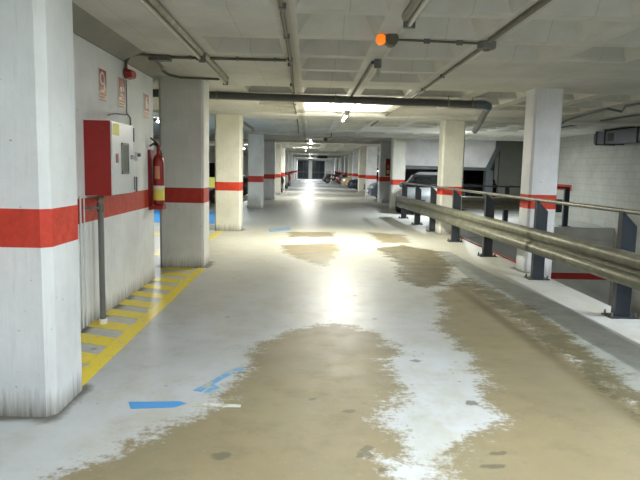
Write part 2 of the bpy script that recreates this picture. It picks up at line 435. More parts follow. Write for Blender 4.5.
# far end wall with its glazed doorway
DX0, DXM0, DXM1, DX1, DZ = -2.35, -0.2, 0.3, 2.1, 2.62
m = MB()
m.box(XL, DX0, YF, YF+0.2, 0, ZC+0.3); m.box(DX1, XR, YF, YF+0.2, 0, ZC+0.3); m.box(DX0, DX1, YF, YF+0.2, DZ, ZC+0.3); m.box(DXM0, DXM1, YF-0.3, YF+0.2, 0, DZ)
struct(m.build('wall_end', M['bulkhead']))
def glazing(n, x0, x1, ys):
    m = MB()
    for x in (x0, x1-0.08): m.box(x, x+0.08, YF+0.02, YF+0.12, 0, DZ)
    m.box(x0, x1, YF+0.02, YF+0.12, DZ-0.1, DZ); m.box(x0, x1, YF+0.02, YF+0.12, 0, 0.12); m.box(x0, x1, YF+0.02, YF+0.12, 0.95, 1.03)
    for y in ys: m.box(y, y+0.06, YF+0.02, YF+0.12, 0, DZ)
    f = struct(m.build(n, M['frame_grey']))
    g = MB(); g.box(x0+0.02, x1-0.02, YF+0.06, YF+0.08, 0.05, DZ-0.05); g.build('glass_pane', M['end_glass'], f)
glazing('window_1', DX0, DXM0, (-1.0,)); glazing('window_2', DXM1, DX1, (1.25,))

# ------------------------------------------------------------------ ceiling with coffers
def build_ceiling():
    colx = [(-8.05,-7.28),(-7.05,-6.28),(-6.05,-5.28),(-5.05,-4.28),(-4.05,-3.28),(-1.10,-0.33),(-0.14,0.61),(0.85,1.62),(1.85,2.61),(2.84,3.60),(3.84,4.6),(4.84,5.6),(5.84,6.6),(6.84,7.6)]
    rows = []; k = -2
    while k*5.6+4.2 < YF-6:
        for i in range(5):
            y0 = k*5.6+4.2+i
            if y0 > YN+0.1: rows.append((y0, y0+0.84, i))
        k += 1
    xs = sorted(set([XL, XR]+[v for c in colx for v in c])); ys = sorted(set([YN, YF]+[v for r in rows for v in (r[0], r[1])]))
    cx = {c[0]: c[1] for c in colx}; ry = {r[0]: (r[1], r[2]) for r in rows}
    m = MB(); D = 0.20; I = 0.13
    for i in range(len(xs)-1):
        for j in range(len(ys)-1):
            x0, x1, y0, y1 = xs[i], xs[i+1], ys[j], ys[j+1]
            cell = x0 in cx and y0 in ry
            if cell:
                r = ry[y0][1]
                if r in (4,) and (x0 > 0.9 or x0 < -0.5): cell = False          # solid heads round the pillars
                if r == 3 and (x0 > 1.8 and x0 < 4.5 or x0 < -2 and x0 > -4.5) : cell = False
                if y0 < 9 and x0 < -0.5 and x0 > -2 and r not in (2,): cell = r in (2, 0)
                if y0 < 9.2 and x0 > 3.7 and r in (0, 1): cell = False
            if not cell:
                k = m.verts([(x0,y0,ZC),(x0,y1,ZC),(x1,y1,ZC),(x1,y0,ZC)]); m.face([k,k+1,k+2,k+3])
            else:
                k = m.verts([(x0,y0,ZC),(x0,y1,ZC),(x1,y1,ZC),(x1,y0,ZC),(x0+I,y0+I,ZC+D),(x0+I,y1-I,ZC+D),(x1-I,y1-I,ZC+D),(x1-I,y0+I,ZC+D)])
                m.face([k+4,k+5,k+6,k+7])
                for a in range(4):
                    b = (a+1) % 4; m.face([k+a, k+b, k+4+b, k+4+a])
    z = ZC+0.45
    k = m.verts([(XL,YN,z),(XR,YN,z),(XR,YF,z),(XL,YF,z)]); m.face([k,k+1,k+2,k+3])
    struct(m.build('ceiling', M['ceiling']))
build_ceiling()
# cross beams farther down the hall
for i, (y, d) in enumerate(((14.35, 0.07), (22.3, 0.09), (28.5, 0.09), (45.8, 0.16), (62.6, 0.16))):
    m = MB(); m.box(XL, XR, y, y+0.8, ZC-d, ZC+0.02); struct(m.build('trim_%d' % (i+4), M['ceiling']))

# ------------------------------------------------------------------ pillars
def pillar(x0, x1, y0, y1, mat, label, zb=0.0, bev=0.035):
    cx, cy = (x0+x1)/2, (y0+y1)/2
    m = MB(); m.prism(MB.cham(x0, x1, y0, y1, bev), zb, ZC+0.01)
    o = m.build('pillar', mat, loc=(cx, cy, 0))
    return tag(o, label, 'pillar', None)
pillar(-2.23, -1.535, 3.55, 4.05, M['pillar_near'], 'big white concrete pillar with red band nearest on the left, cut by the frame', bev=0.05)
pillar(-2.27, -1.605, 9.12, 9.68, M['pillar_l'], 'white pillar with red band standing just past the wall extinguisher')
pillar(-2.28, -1.66, 14.5, 15.05, M['pillar_warm_lit'], 'third pillar of the left row, cream lit, red band, by the yellow floor line')
pillar(-2.30, -1.74, 22.4, 22.95, M['pillar_l'], 'fourth pillar of the left row, grey front with a dull red band')
lefts = [28.6, 34.2, 39.8, 45.4, 51, 56.6, 62.2, 67.8, 73.4, 79]
ordn = ['fifth','sixth','seventh','eighth','ninth','tenth','eleventh','twelfth','thirteenth','fourteenth']
for y, w in zip(lefts, ordn):
    pillar(-2.22, -1.66, y, y+0.55, M['pillar_cool_lit'] if y == 28.6 else M['pillar_warm_lit'] if y == 34.2 else M['pillar_l'], w+' pillar of the left row counting from the camera, white with red band')  # fifth and sixth pillars take the paints with light mixed in
pillar(3.40, 3.84, 9.25, 9.68, M['pillar_cool_lit'], 'nearest pillar on the right, bright white with red band, behind the steel guardrail', zb=LOW)
pillar(3.22, 3.76, 14.7, 15.2, M['pillar_warm_lit'], 'second pillar on the right, cream with a red band, behind the middle of the guardrail', zb=0.0)
pillar(3.22, 3.74, 23.6, 24.15, M['pillar_warm_lit'], 'third pillar on the right, cream, just past the far end of the guardrail')
pillar(3.28, 3.86, 28.4, 28.95, M['pillar_cool_lit'], 'fourth pillar on the right, bluish white, with a red extinguisher on it')
rights = [34.2, 39.8, 45.4, 51, 56.6, 62.2, 67.8, 73.4, 79]
for i, (y, w) in enumerate(zip(rights, ordn)):
    pillar(3.22, 3.80, y, y+0.55, M['pillar_cool_lit'] if i % 2 == 0 else M['pillar_warm_lit'], w+' pillar on the right counting from the camera, white with red band, among parked vehicles')

# ------------------------------------------------------------------ white bulkhead over the dark bay beyond the void
BY = 24.0
m = MB()
m.prism([(3.66, 1.74), (7.06, 1.72), (7.42, 2.50), (7.42, ZC), (3.66, ZC)], BY+0.2, BY+0.45, axis='y')
struct(m.build('wall_bulkhead', M['bulkhead']))
m = MB(); m.prism([(7.06, 1.60), (7.20, 1.60), (7.62, 2.50), (7.62, ZC), (7.42, ZC), (7.42, 2.50), (7.06, 1.72)], BY+0.1, BY+0.5, axis='y')
m.box(3.7, 7.1, BY+0.12, BY+0.5, 1.60, 1.72)
m.box(7.06, 7.36, BY+0.1, BY+0.45, 0, 1.61)
struct(m.build('trim_9', M['frame_grey']))
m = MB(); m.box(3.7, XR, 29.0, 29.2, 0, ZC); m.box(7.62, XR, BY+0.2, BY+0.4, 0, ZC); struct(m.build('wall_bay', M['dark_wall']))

# ------------------------------------------------------------------ guardrail
def rail_x(y): return 3.36-0.030*(y-6.4)
gr = thing('guardrail', 'long galvanised crash barrier with round handrail along the right edge of the lane', 'guardrail', (3.36, 6.4, 0))
gl = Vector((3.36, 6.4, 0))
def gbuild(m, name, mat, smooth=False, parent=None):
    o = m.build(name, mat, smooth=smooth)
    o.data.transform(Matrix.Translation(-gl)); o.parent = parent or gr
    return o
BZ = 0.57
prof = [(0.0,-0.185),(-0.03,-0.175),(-0.075,-0.145),(-0.085,-0.12),(-0.085,-0.075),(-0.07,-0.05),(-0.022,-0.022),(-0.015,0),(-0.022,0.022),(-0.07,0.05),(-0.085,0.075),(-0.085,0.12),(-0.075,0.145),(-0.03,0.175),(0.0,0.185)]
def wbeam(y0, y1):
    m = MB(); ring = []
    out = prof + [(x+0.006, z) for x, z in reversed(prof)]
    rings = []
    for k in range(5):
        y = y0+(y1-y0)*k/4; dz = -0.005*(y-6.4)*0.5
        rings.append([(rail_x(y)-0.01+x, y, BZ+z+dz) for x, z in out])
    m.loft(rings); return m
segs = [(2.2, 4.62), (4.5, 8.72), (8.6, 12.92), (12.8, 17.1), (17.0, 19.75)]
for a, b in segs: gbuild(wbeam(a, b), 'beam', M['galv'], True)
for y in (8.66, 12.86, 17.05):
    m = MB()
    for dy in (-0.05, 0.05):
        for dz in (-0.1, 0.0, 0.1):
            x = rail_x(y)-0.10 if dz else rail_x(y)-0.03
            m.lathe([(0.012,0.0),(0.016,0.006),(0.010,0.014)][::-1], (x, y+dy, BZ+dz), 8, 'x')
    each(m, gr, 'bolt', M['galv_dull'], off=gl)
m = MB(); m.tube([(rail_x(y)+0.035, y, 1.165-0.002*(y-6.4)) for y in (2.2, 6, 10, 14, 17, 19.4)]+[(rail_x(19.6)+0.035, 19.6, 1.10)], 0.026, 12)
gbuild(m, 'handrail', M['steel_tube'], True)
for y in (2.1, 4.25, 6.40, 8.66, 10.95, 13.15, 15.3, 17.2, 19.3):
    x = rail_x(y)+0.0; m = MB()
    # box post with its top cut on a slant, welded foot plate and lugs
    m.prism([(x,0.012),(x+0.165,0.012),(x+0.165,1.00),(x+0.02,1.15),(x,1.15)], y-0.045, y+0.045, axis='y')
    p = gbuild(m, 'post', M['post'])
    f = MB(); f.box(x-0.07, x+0.24, y-0.10, y+0.12, 0.0, 0.014)
    gbuild(f, 'foot_plate', M['post'], parent=p)
    g = MB()
    for bx, by in ((x-0.045, y-0.07), (x+0.21, y-0.07), (x-0.045, y+0.09), (x+0.21, y+0.09)): g.lathe([(0.014,0),(0.014,0.03),(0.008,0.05)], (bx, by, 0.012), 8)
    each(g, p, 'anchor_bolt', M['galv_dull'], off=gl)
# end terminal
m = MB(); m.tube([(rail_x(19.75)-0.01, 19.72, BZ-0.22), (rail_x(19.75)-0.01, 19.72, BZ+0.12)], 0.10, 12); gbuild(m, 'end_cap', M['galv'], True)

# second barrier across the far end of the void
c2 = thing('guardrail', 'dark crash barrier across the far end of the ramp void, with a corner post', 'guardrail', (3.9, 17.5, 0))
c2l = Vector((3.9, 17.5, 0))
def cb(m, n, mat, smooth=False):
    o = m.build(n, mat, smooth=smooth); o.data.transform(Matrix.Translation(-c2l)); o.parent = c2; return o
m = MB(); m.tube([(3.55, 17.52, 1.13), (7.62, 17.52, 1.14)], 0.026, 10); cb(m, 'handrail', M['post'], True)
m = MB(); m.loft([[(xx, 17.46+x, 0.64+z) for x, z in prof+[(x+0.006, z) for x, z in reversed(prof)]] for xx in (3.6, 6.6)]); cb(m, 'beam', M['galv_dull'], True)
m = MB(); m.box(6.6, 7.4, 17.44, 17.47, 0.42, 0.80); cb(m, 'panel', M['post'])
for x in (3.75, 5.70, 7.48):
    m = MB(); m.box(x, x+0.14, 17.48, 17.58, 0.012, 1.12); cb(m, 'post', M['post'])
    m = MB(); m.box(x-0.06, x+0.20, 17.40, 17.66, 0, 0.014); cb(m, 'foot_plate', M['post'])

# ------------------------------------------------------------------ fire cabinet, pipe, siren, signs, extinguisher on the left wall
W = -2.10
cab = thing('hose_cabinet', 'red fire hose cabinet with white glazed front on the left wall', 'fire cabinet', (W, 5.95, 1.25))
cl = Vector((W, 5.95, 1.25))
def cbl(m, n, mat, smooth=False, label=None, parent=None):
    o = m.build(n, mat, smooth=smooth, label=label); o.data.transform(Matrix.Translation(-cl)); o.parent = parent or cab; return o
m = MB(); m.box(W+0.002, W+0.245, 5.66, 6.34, 1.25, 1.945); cbl(m, 'body', M['red'])
m = MB(); m.box(W+0.246, W+0.262, 5.665, 6.335, 1.258, 1.938); door = cbl(m, 'door', M['white_panel'], label='white door')
m = MB(); m.box(W+0.262, W+0.268, 5.95, 6.13, 1.47, 1.735); cbl(m, 'window', M['glass_pane'], parent=door)
m = MB()
for a in ((5.93, 5.95, 1.45, 1.755), (6.13, 6.15, 1.45, 1.755), (5.93, 6.15, 1.735, 1.755), (5.93, 6.15, 1.45, 1.47)): m.box(W+0.262, W+0.272, *a)
cbl(m, 'window_frame', M['grey_metal'], parent=door)
m = MB(); m.box(W+0.262, W+0.266, 5.76, 5.83, 1.56, 1.645); cbl(m, 'label_plate', M['red_dark'], parent=door, label='small dark red square label')
m = MB(); m.box(W+0.262, W+0.265, 5.69, 5.87, 1.815, 1.925); cbl(m, 'sticker', M['sticker_yellow'], parent=door, label='yellow sticker')
m = MB(); m.lathe([(0.02,0),(0.02,0.02),(0.012,0.03)], (W+0.262, 6.25, 1.62), 12, 'x'); cbl(m, 'lock', M['chrome'], True, parent=door)
m = MB(); m.box(W+0.246, W+0.27, 6.335, 6.350, 1.28, 1.42); m.box(W+0.246, W+0.27, 6.335, 6.350, 1.78, 1.92); each(m, cab, 'hinge', M['grey_metal'], off=cl)

m = MB(); m.tube([(W+0.115, 5.74, 0.03), (W+0.115, 5.74, 1.19)], 0.027, 14)
sp = m.build('standpipe', M['grey_metal'], loc=(W+0.115, 5.74, 0.0), smooth=True)
tag(sp, 'grey upright water pipe running from floor to the red hose cabinet', 'pipe')
def under(m, par, n, mat, smooth=False):
    o = m.build(n, mat, smooth=smooth); o.data.transform(Matrix.Translation(-Vector(par.location))); o.parent = par; return o
m = MB(); m.lathe([(0.032,0),(0.036,0.01),(0.036,0.07),(0.032,0.08)], (W+0.115, 5.74, 1.09), 14); m.lathe([(0.03,0),(0.033,0.01),(0.033,0.04),(0.03,0.05)], (W+0.115, 5.74, 1.2), 14); each(m, sp, 'coupling', M['galv_dull'], True, off=sp.location)
m = MB(); m.tube([(W+0.005, 5.62, 1.135), (W+0.07, 5.62, 1.135), (W+0.115, 5.74, 1.13)], 0.012, 8); under(m, sp, 'bracket', M['grey_metal'], True)
m = MB(); m.tube([(W+0.115, 5.74, 0), (W+0.115, 5.74, 0.05)], 0.04, 10); under(m, sp, 'base_collar', M['sticker_white'], True)
m = MB(); m.tube([(W+0.014, 5.50, 0.02), (W+0.014, 5.50, 1.245)], 0.009, 6); tag(m.build('wall_cable', M['white_panel'], loc=(W+0.014, 5.5, 0)), 'thin white painted cable up the wall close to the nearest left pillar', 'cable')
m = MB(); m.tube([(W+0.014, 5.59, 0.02), (W+0.014, 5.59, 1.245)], 0.007, 6)
tag(m.build('wall_cable', M['white_panel'], loc=(W+0.014, 5.59, 0)), 'thin white painted cable on the wall immediately left of the grey upright pipe', 'cable')

# siren and its conduit
sr = thing('alarm_siren', 'small red fire alarm siren high on the left wall', 'siren', (W, 6.95, 2.48))
m = MB(); m.lathe([(0.060,0.0),(0.060,0.03)], (W+0.001, 6.95, 2.56), 20, 'x'); under(m, sr, 'back_box', M['grey_metal'], True)
m = MB(); m.prism(MB.cham(6.84, 7.07, 2.500, 2.605, 0.04), W+0.03, W+0.10, axis='x', top=MB.cham(6.86, 7.05, 2.515, 2.590, 0.03)); under(m, sr, 'horn', M['red'], False)
m = MB()
pts = [(W+0.02, 6.93, 2.60), (W+0.02, 6.93, 2.68), (W+0.05, 6.98, 2.755), (W+0.12, 7.08, 2.795), (W+0.22, 7.22, 2.805), (-1.72, 7.30, 2.808), (-1.2, 7.30, 2.808), (-0.3, 7.30, 2.808)]
m.tube(pts, 0.017, 8)
c1 = m.build('ceiling_conduit', M['galv_dull'], loc=(-1.0, 7.3, 2.8), smooth=True)
tag(c1, 'thin conduit crossing the ceiling from the siren towards the middle joint', 'conduit')
m = MB(); m.box(-1.92, -1.66, 7.24, 7.36, 2.765, 2.828, 0.02); under(m, c1, 'junction_box', M['grey_metal'])
m = MB()
for x in (-1.45, -0.9, -0.45): m.box(x, x+0.03, 7.27, 7.33, 2.79, 2.829)
each(m, c1, 'clip', M['grey_metal'], off=c1.location)
m = MB(); m.tube([(W+0.014, 6.95, 2.49), (W+0.014, 6.95, 2.12), (W+0.014, 6.93, 2.10), (W+0.05, 6.42, 2.07), (W+0.20, 5.75, 2.0)], 0.007, 6); m.tube([(W+0.014, 6.95, 2.12), (W+0.014, 7.08, 2.08), (W+0.014, 7.09, 1.90)], 0.009, 6)
tag(m.build('alarm_wire', M['grey_metal'], loc=(W+0.014, 6.95, 2.12), smooth=True), 'thin alarm wire dropping from the red siren and branching over the cabinet', 'cable')
bt = thing('wall_switch', 'tiny grey key switch on the wall right of the hose cabinet', 'switch', (W, 7.31, 1.64))
m = MB(); m.box(W+0.001, W+0.03, 7.27, 7.35, 1.59, 1.69, 0); under(m, bt, 'plate', M['white_panel'])
m = MB(); m.lathe([(0.022,0),(0.022,0.03),(0.01,0.035)], (W+0.03, 7.31, 1.66), 10, 'x'); under(m, bt, 'button', M['grey_metal'], True)
m = MB(); m.tube([(W+0.012, 7.31, 1.22), (W+0.012, 7.31, 1.40)], 0.010, 6); under(m, bt, 'wire_sleeve', M['grey_metal'])

def sign(y0, y1, z0, z1, kind, label):
    s = thing('safety_sign', label, 'sign', (W, (y0+y1)/2, z0), group='fire safety signs on the left wall')
    X = W+0.001
    m = MB(); m.box(X, X+0.006, y0, y1, z0, z1); under(m, s, 'plate', M['sticker_white'])
    w, h = y1-y0, z1-z0; zs = z0+h*0.30
    m = MB(); m.box(X+0.006, X+0.008, y0+w*0.06, y1-w*0.06, zs, z1-h*0.03); under(m, s, 'red_field', M['red'])
    def rb(m, a, b, c, d): m.box(X+0.008, X+0.010, y0+w*a, y0+w*b, z0+h*c, z0+h*d)
    m = MB()
    if kind == 0:      # hose reel
        for q in range(10):
            a0, a1 = 2*PI*q/10, 2*PI*(q+1)/10
            pl = [(y0+w*0.42+w*0.20*math.cos(a), z0+h*0.70+w*0.20*math.sin(a)) for a in (a0, a1)]+[(y0+w*0.42+w*0.30*math.cos(a), z0+h*0.70+w*0.30*math.sin(a)) for a in (a1, a0)]
            m.prism(pl, X+0.008, X+0.010, axis='x')
        rb(m, 0.64, 0.72, 0.42, 0.72); rb(m, 0.60, 0.78, 0.38, 0.43)
    elif kind == 1:    # push button and flames
        rb(m, 0.2, 0.48, 0.52, 0.68); rb(m, 0.2, 0.62, 0.40, 0.46)
        m.prism([(y0+w*0.60, z0+h*0.55), (y0+w*0.82, z0+h*0.55), (y0+w*0.78, z0+h*0.74), (y0+w*0.72, z0+h*0.66), (y0+w*0.66, z0+h*0.86)], X+0.008, X+0.010, axis='x')
    else:              # extinguisher
        rb(m, 0.30, 0.50, 0.38, 0.74); rb(m, 0.36, 0.44, 0.74, 0.80); rb(m, 0.36, 0.62, 0.80, 0.84)
        m.prism([(y0+w*0.60, z0+h*0.42), (y0+w*0.82, z0+h*0.42), (y0+w*0.78, z0+h*0.60), (y0+w*0.72, z0+h*0.54), (y0+w*0.66, z0+h*0.72)], X+0.008, X+0.010, axis='x')
    under(m, s, 'pictogram', M['sticker_white'])
    m = MB()
    rb(m, 0.10, 0.90, 0.20, 0.26); rb(m, 0.10, 0.70, 0.11, 0.16); rb(m, 0.10, 0.80, 0.03, 0.07)
    under(m, s, 'caption', M['sign_orange'])
sign(6.08, 6.31, 2.165, 2.49, 0, 'red and white fire hose sign, nearest of the three above the cabinet')
sign(6.69, 6.93, 2.16, 2.495, 1, 'red and white alarm sign just left of the red siren, middle of the three')
sign(7.70, 7.93, 2.13, 2.44, 2, 'red and white extinguisher sign farthest along the left wall, above the extinguisher')

def extinguisher(x, y, z0, s, label, rs=0.68):
    e = thing('fire_extinguisher', label, 'fire extinguisher', (x, y, z0), 0)
    def u(m, n, mat, sm=True, lab=None, par=None):
        o = m.build(n, mat, smooth=sm, label=lab)
        o.scale = (s*rs, s*rs, s); o.parent = par or e
        if par is not None: o.scale = (1, 1, 1)
        return o
    b = MB(); b.lathe([(0.055,0),(0.080,0.008),(0.084,0.03),(0.084,0.43),(0.076,0.475),(0.052,0.51),(0.028,0.525),(0.026,0.55)], (0,0,0), 24); body = u(b, 'cylinder', M['red'])
    l = MB()
    rows = [[(0.0855*math.cos(a), 0.0855*math.sin(a), z) for a in [R(-150+i*14) for i in range(16)]] for z in (0.05, 0.16)]
    l.loft(rows, cap=False, closed=False); u(l, 'label', M['sticker_yellow'], True, 'yellow label', body)
    l = MB(); rows = [[(0.0855*math.cos(a), 0.0855*math.sin(a), z) for a in [R(-150+i*14) for i in range(16)]] for z in (0.16, 0.20)]
    l.loft(rows, cap=False, closed=False); u(l, 'label_header', M['sticker_white'], True, 'white strip over the yellow label', body)
    l = MB()
    rows = [[(0.0855*math.cos(a), 0.0855*math.sin(a), z) for a in [R(-120+i*8) for i in range(8)]] for z in (0.27, 0.40)]
    l.loft(rows, cap=False, closed=False); u(l, 'print', M['sign_orange'], True, 'pale printed panel', body)
    v = MB(); v.lathe([(0.026,0),(0.03,0.01),(0.03,0.05),(0.018,0.06)], (0,0,0.55), 14); v.box(-0.018, 0.018, -0.03, 0.03, 0.57, 0.61); u(v, 'valve', M['red_dark'])
    h = MB(); h.tube([(0,-0.01,0.60),(-0.05,-0.08,0.625),(-0.08,-0.17,0.60)], 0.012, 8); h.tube([(0,-0.01,0.615),(-0.05,-0.08,0.66),(-0.07,-0.16,0.675)], 0.012, 8); u(h, 'handle', M['black'])
    g = MB(); g.lathe([(0.02,0),(0.02,0.015)], (0.03,0,0.58), 12, 'x'); u(g, 'gauge', M['chrome'])
    h = MB(); h.tube([(0.0,0.03,0.585),(0.0,0.075,0.58),(0.02,0.105,0.52),(0.03,0.105,0.40),(0.03,0.10,0.22)], [0.011,0.011,0.011,0.012,0.018], 8); u(h, 'hose', M['black'])
    return e
e1 = extinguisher(W+0.105, 8.00, 1.02, 1.28, 'red fire extinguisher hung at the end of the left wall, partly behind a pillar')
e1.rotation_euler = (0, 0, 0)
m = MB(); m.box(W+0.002, W+0.022, 7.86, 8.14, 0.96, 1.74); under(m, e1, 'back_board', M['red_dark'])
m = MB(); m.box(W+0.022, W+0.18, 7.90, 8.10, 0.965, 1.02); under(m, e1, 'bracket', M['red'])
e2 = extinguisher(3.66, 28.28, 1.30, 1.15, 'red fire extinguisher hung on the fourth right pillar, far off')
m = MB(); m.box(3.56, 3.76, 28.385, 28.398, 1.26, 2.06); under(m, e2, 'back_board', M['red_dark'])

# ------------------------------------------------------------------ floor markings
m = MB(); Z0, Z1 = 0.0, 0.003
def quad(m, P): m.prism(P, Z0, Z1)
quad(m, [(-1.70,4.06),(-1.56,4.06),(-1.56,9.08),(-1.68,9.08)])
y = 4.06
while y < 8.7:
    a = (y, y+0.25)
    x0 = -2.10
    quad(m, [(x0, a[0]+0.16), (-1.70, a[0]), (-1.70, min(a[1], 9.0)), (x0, min(a[1]+0.16, 9.05))]); y += 0.47
quad(m, [(-2.2,8.86),(-1.74,8.80),(-1.74,9.08),(-2.2,9.08)])
tag(m.build('floor_marking', M['yellow'], loc=(-1.8, 6.5, 0)), 'worn yellow hatched floor marking with slanted bars along the left wall', 'floor marking')
m = MB(); quad(m, [(-2.18,11.2),(-2.06,11.2),(-2.06,14.4),(-2.18,14.4)])
tag(m.build('floor_line', M['yellow'], loc=(-1.6, 15, 0)), 'short yellow line on the floor between the second and third left pillars', 'floor marking')
m = MB(); quad(m, [(-1.16,3.80),(-1.11,3.69),(-0.84,3.725),(-0.78,3.79),(-0.83,3.82)])
tag(m.build('floor_marking', M['blue'], loc=(-0.95, 3.76, 0)), 'short solid blue dash painted on the floor by the nearest left pillar', 'floor marking')
m = MB(); quad(m, [(-0.78,4.02),(-0.72,4.00),(-0.60,4.28),(-0.48,4.47),(-0.50,4.58),(-0.62,4.36)]); quad(m, [(-0.70,3.98),(-0.62,3.96),(-0.60,4.08),(-0.66,4.14)])
tag(m.build('floor_marking', M['blue_faint'], loc=(-0.65, 4.2, 0)), 'faded slanting blue streak on the floor beside the brown worn patch', 'floor marking')
m = MB(); quad(m, [(-0.74,3.74),(-0.42,3.74),(-0.42,3.78),(-0.7,3.80)])
tag(m.build('floor_marking', M['white_fleck'], loc=(-0.6, 3.76, 0)), 'small flaked white paint streak right of the blue dash', 'floor marking')
m = MB(); quad(m, [(-1.03,15.07),(-0.5,15.7),(-0.42,14.95),(-0.93,14.38)])
tag(m.build('floor_marking', M['blue_faint'], loc=(-0.7, 15, 0)), 'faint blue paint patch far along the lane near the third left pillar', 'floor marking')
m = MB(); quad(m, [(-5.6,16.2),(-2.5,16.2),(-2.5,20.6),(-5.6,20.6)])
tag(m.build('floor_marking', M['blue'], loc=(-4, 18, 0)), 'blue painted bay seen between the second and third left pillars', 'floor marking')
m = MB(); quad(m, [(-7.6,13.2),(-2.3,13.2),(-2.3,13.9),(-7.6,13.9)]); quad(m, [(-2.75,10.2),(-2.58,10.2),(-2.58,13.2),(-2.75,13.2)])
tag(m.build('floor_marking', M['yellow'], loc=(-4, 13.5, 0)), 'yellow bay outline on the floor behind the second left pillar', 'floor marking')

# ------------------------------------------------------------------ pipes and conduits on the ceiling
PY = 10.6
def pz(x): return 2.735-0.010*(x-0.5)
m = MB(); m.tube([(-7.5, PY, pz(-7.5)), (-2, PY, pz(-2)), (3.0, PY, pz(3.0))], 0.066, 16)
dp = m.build('drain_pipe', M['pvc'], loc=(0, PY, 2.7), smooth=True); tag(dp, 'dark grey drain pipe hung across the ceiling from left to right', 'pipe')
m = MB(); m.tube([(2.86, PY, pz(3)), (3.0, PY, pz(3.1)), (3.09, PY+0.06, pz(3.1)-0.015), (3.12, PY+0.16, pz(3.1)-0.03)], 0.074, 14); under(m, dp, 'elbow', M['pvc_blue'], True)
m = MB(); m.tube([(3.12, PY+0.14, pz(3.1)-0.03), (3.385, 12.5, 2.385)], 0.06, 14); under(m, dp, 'outlet', M['grey_metal'], True)
for x in (-1.63, 0.42, 2.38, 2.80):
    m = MB(); m.tube([(x, PY, pz(x)+0.06), (x, PY, 2.85)], 0.006, 6)
    m.lathe([(0.072,-0.015),(0.072,0.015)], (x, PY, pz(x)), 16, 'x'); under(m, dp, 'hanger', M['galv'])

def conduit(pts, r, label, clips=(), mat='galv_dull'):
    m = MB(); m.tube(pts, r, 8); o = m.build('ceiling_conduit', M[mat], loc=pts[0], smooth=True); tag(o, label, 'conduit')
    if clips:
        k = MB()
        for c in clips: k.box(c[0]-0.03, c[0]+0.03, c[1]-0.015, c[1]+0.015, ZC-0.045, ZC-0.001)
        each(k, o, 'clip', M['grey_metal'], off=o.location)
    return o
z = ZC-0.02
conduit([(-0.245, YN+0.05, z), (-0.255, 7.3, z), (-0.30, 10.3, z), (-0.33, 11.5, z), (-0.36, 16.0, z), (-0.44, 22.9, z)], 0.018, 'conduit running along the middle joint of the ceiling down the lane', [(-0.24, 4.9), (-0.25, 6.0), (-0.26, 7.25), (-0.27, 7.6), (-0.3, 9.4), (-0.33, 12.2)])
o = conduit([(1.70, YN+0.05, z), (1.71, 5.95, z)], 0.026, 'thick conduit along the ceiling from the near edge to the round junction box')
jb = thing('ceiling_junction_box', 'round grey junction box on the ceiling where two conduits meet', 'junction box', (1.73, 6.12, ZC-0.075))
m = MB(); m.lathe([(0.055,0),(0.085,0.008),(0.092,0.02),(0.092,0.074)], (1.73, 6.12, ZC-0.075), 18); under(m, jb, 'box', M['grey_metal'], True)
m = MB(); m.lathe([(0.03,0),(0.045,0.012)], (1.73, 6.12, ZC-0.087), 14); under(m, jb, 'cover_knob', M['galv_dull'], True)
conduit([(1.74, 6.25, z), (1.755, 11.0, z), (1.76, 17.8, z)], 0.019, 'conduit leaving the round junction box away down the ceiling', [(1.745, 8.2), (1.75, 9.6)])
conduit([(0.80, 6.02, z-0.0), (1.66, 6.10, z-0.0)], 0.012, 'short thin conduit between the orange lamp and the junction box', [(1.12, 6.05), (1.45, 6.08)])
conduit([(-1.90, 7.46, z), (-1.93, 7.9, z), (-2.02, 8.3, z), (-2.02, 8.7, z), (-1.92, 8.94, z), (-1.35, 9.02, z)], 0.016, 'bent conduit round the head of the second left pillar')
conduit([(0.72, 7.3, z), (0.72, 8.5, z), (0.70, 11.2, z)], 0.022, 'conduit on the ceiling behind the orange lamp, running away down the lane')
m = MB(); m.lathe([(0.035,0),(0.045,0.01),(0.045,0.10)], (0.77, 7.22, ZC-0.10), 12)
lh = m.build('ceiling_lamp_holder', M['grey_metal'], loc=(0.77, 7.22, ZC-0.1), smooth=True); tag(lh, 'small bare lamp holder behind the orange lamp', 'lamp holder')
m = MB(); m.lathe([(0.012,-0.09),(0.028,-0.07),(0.028,-0.03),(0.02,0)], (0.79, 7.3, ZC-0.10), 10); under(m, lh, 'glass', M['lens'], True)
conduit([(6.85, 11.9, z), (6.9, 17.0, z)], 0.022, 'dark straight conduit on the ceiling over the ramp void', mat='grey_metal')
conduit([(5.78, 10.2, z-0.02), (5.70, 11.0, z-0.02), (6.0, 11.7, z-0.05), (5.62, 11.5, z-0.02), (5.95, 14.0, z-0.02), (5.9, 14.4, z-0.12)], 0.022, 'loosely looped cable hanging under the ceiling over the ramp void', mat='grey_metal')
conduit([(1.72, 13.47, z), (1.0, 13.47, z), (0.72, 13.44, z)], 0.012, 'thin conduit feeding the lit tube lamp')

# air duct on the right wall
dc = thing('ventilation_duct', 'slate grey rectangular air duct fixed high along the right block wall', 'duct', (8.62, 14, 2.42))
m = MB(); m.box(8.34, XR-0.003, YN+0.1, 17.6, 2.42, 2.76); under(m, dc, 'casing', M['duct'])
m = MB()
for yy in (17.6, 17.1, 15.4, 12.0): m.box(8.31, XR-0.003, yy-0.03, yy+0.03, 2.39, 2.79)
each(m, dc, 'flange', M['post'], off=dc.location)
m = MB(); m.box(8.335, 8.34, 16.6, 16.95, 2.47, 2.70); under(m, dc, 'grille', M['black'])
m = MB(); m.box(8.40, 8.86, 17.63, 17.9, 2.45, 2.73); under(m, dc, 'end_cap', M['post'])

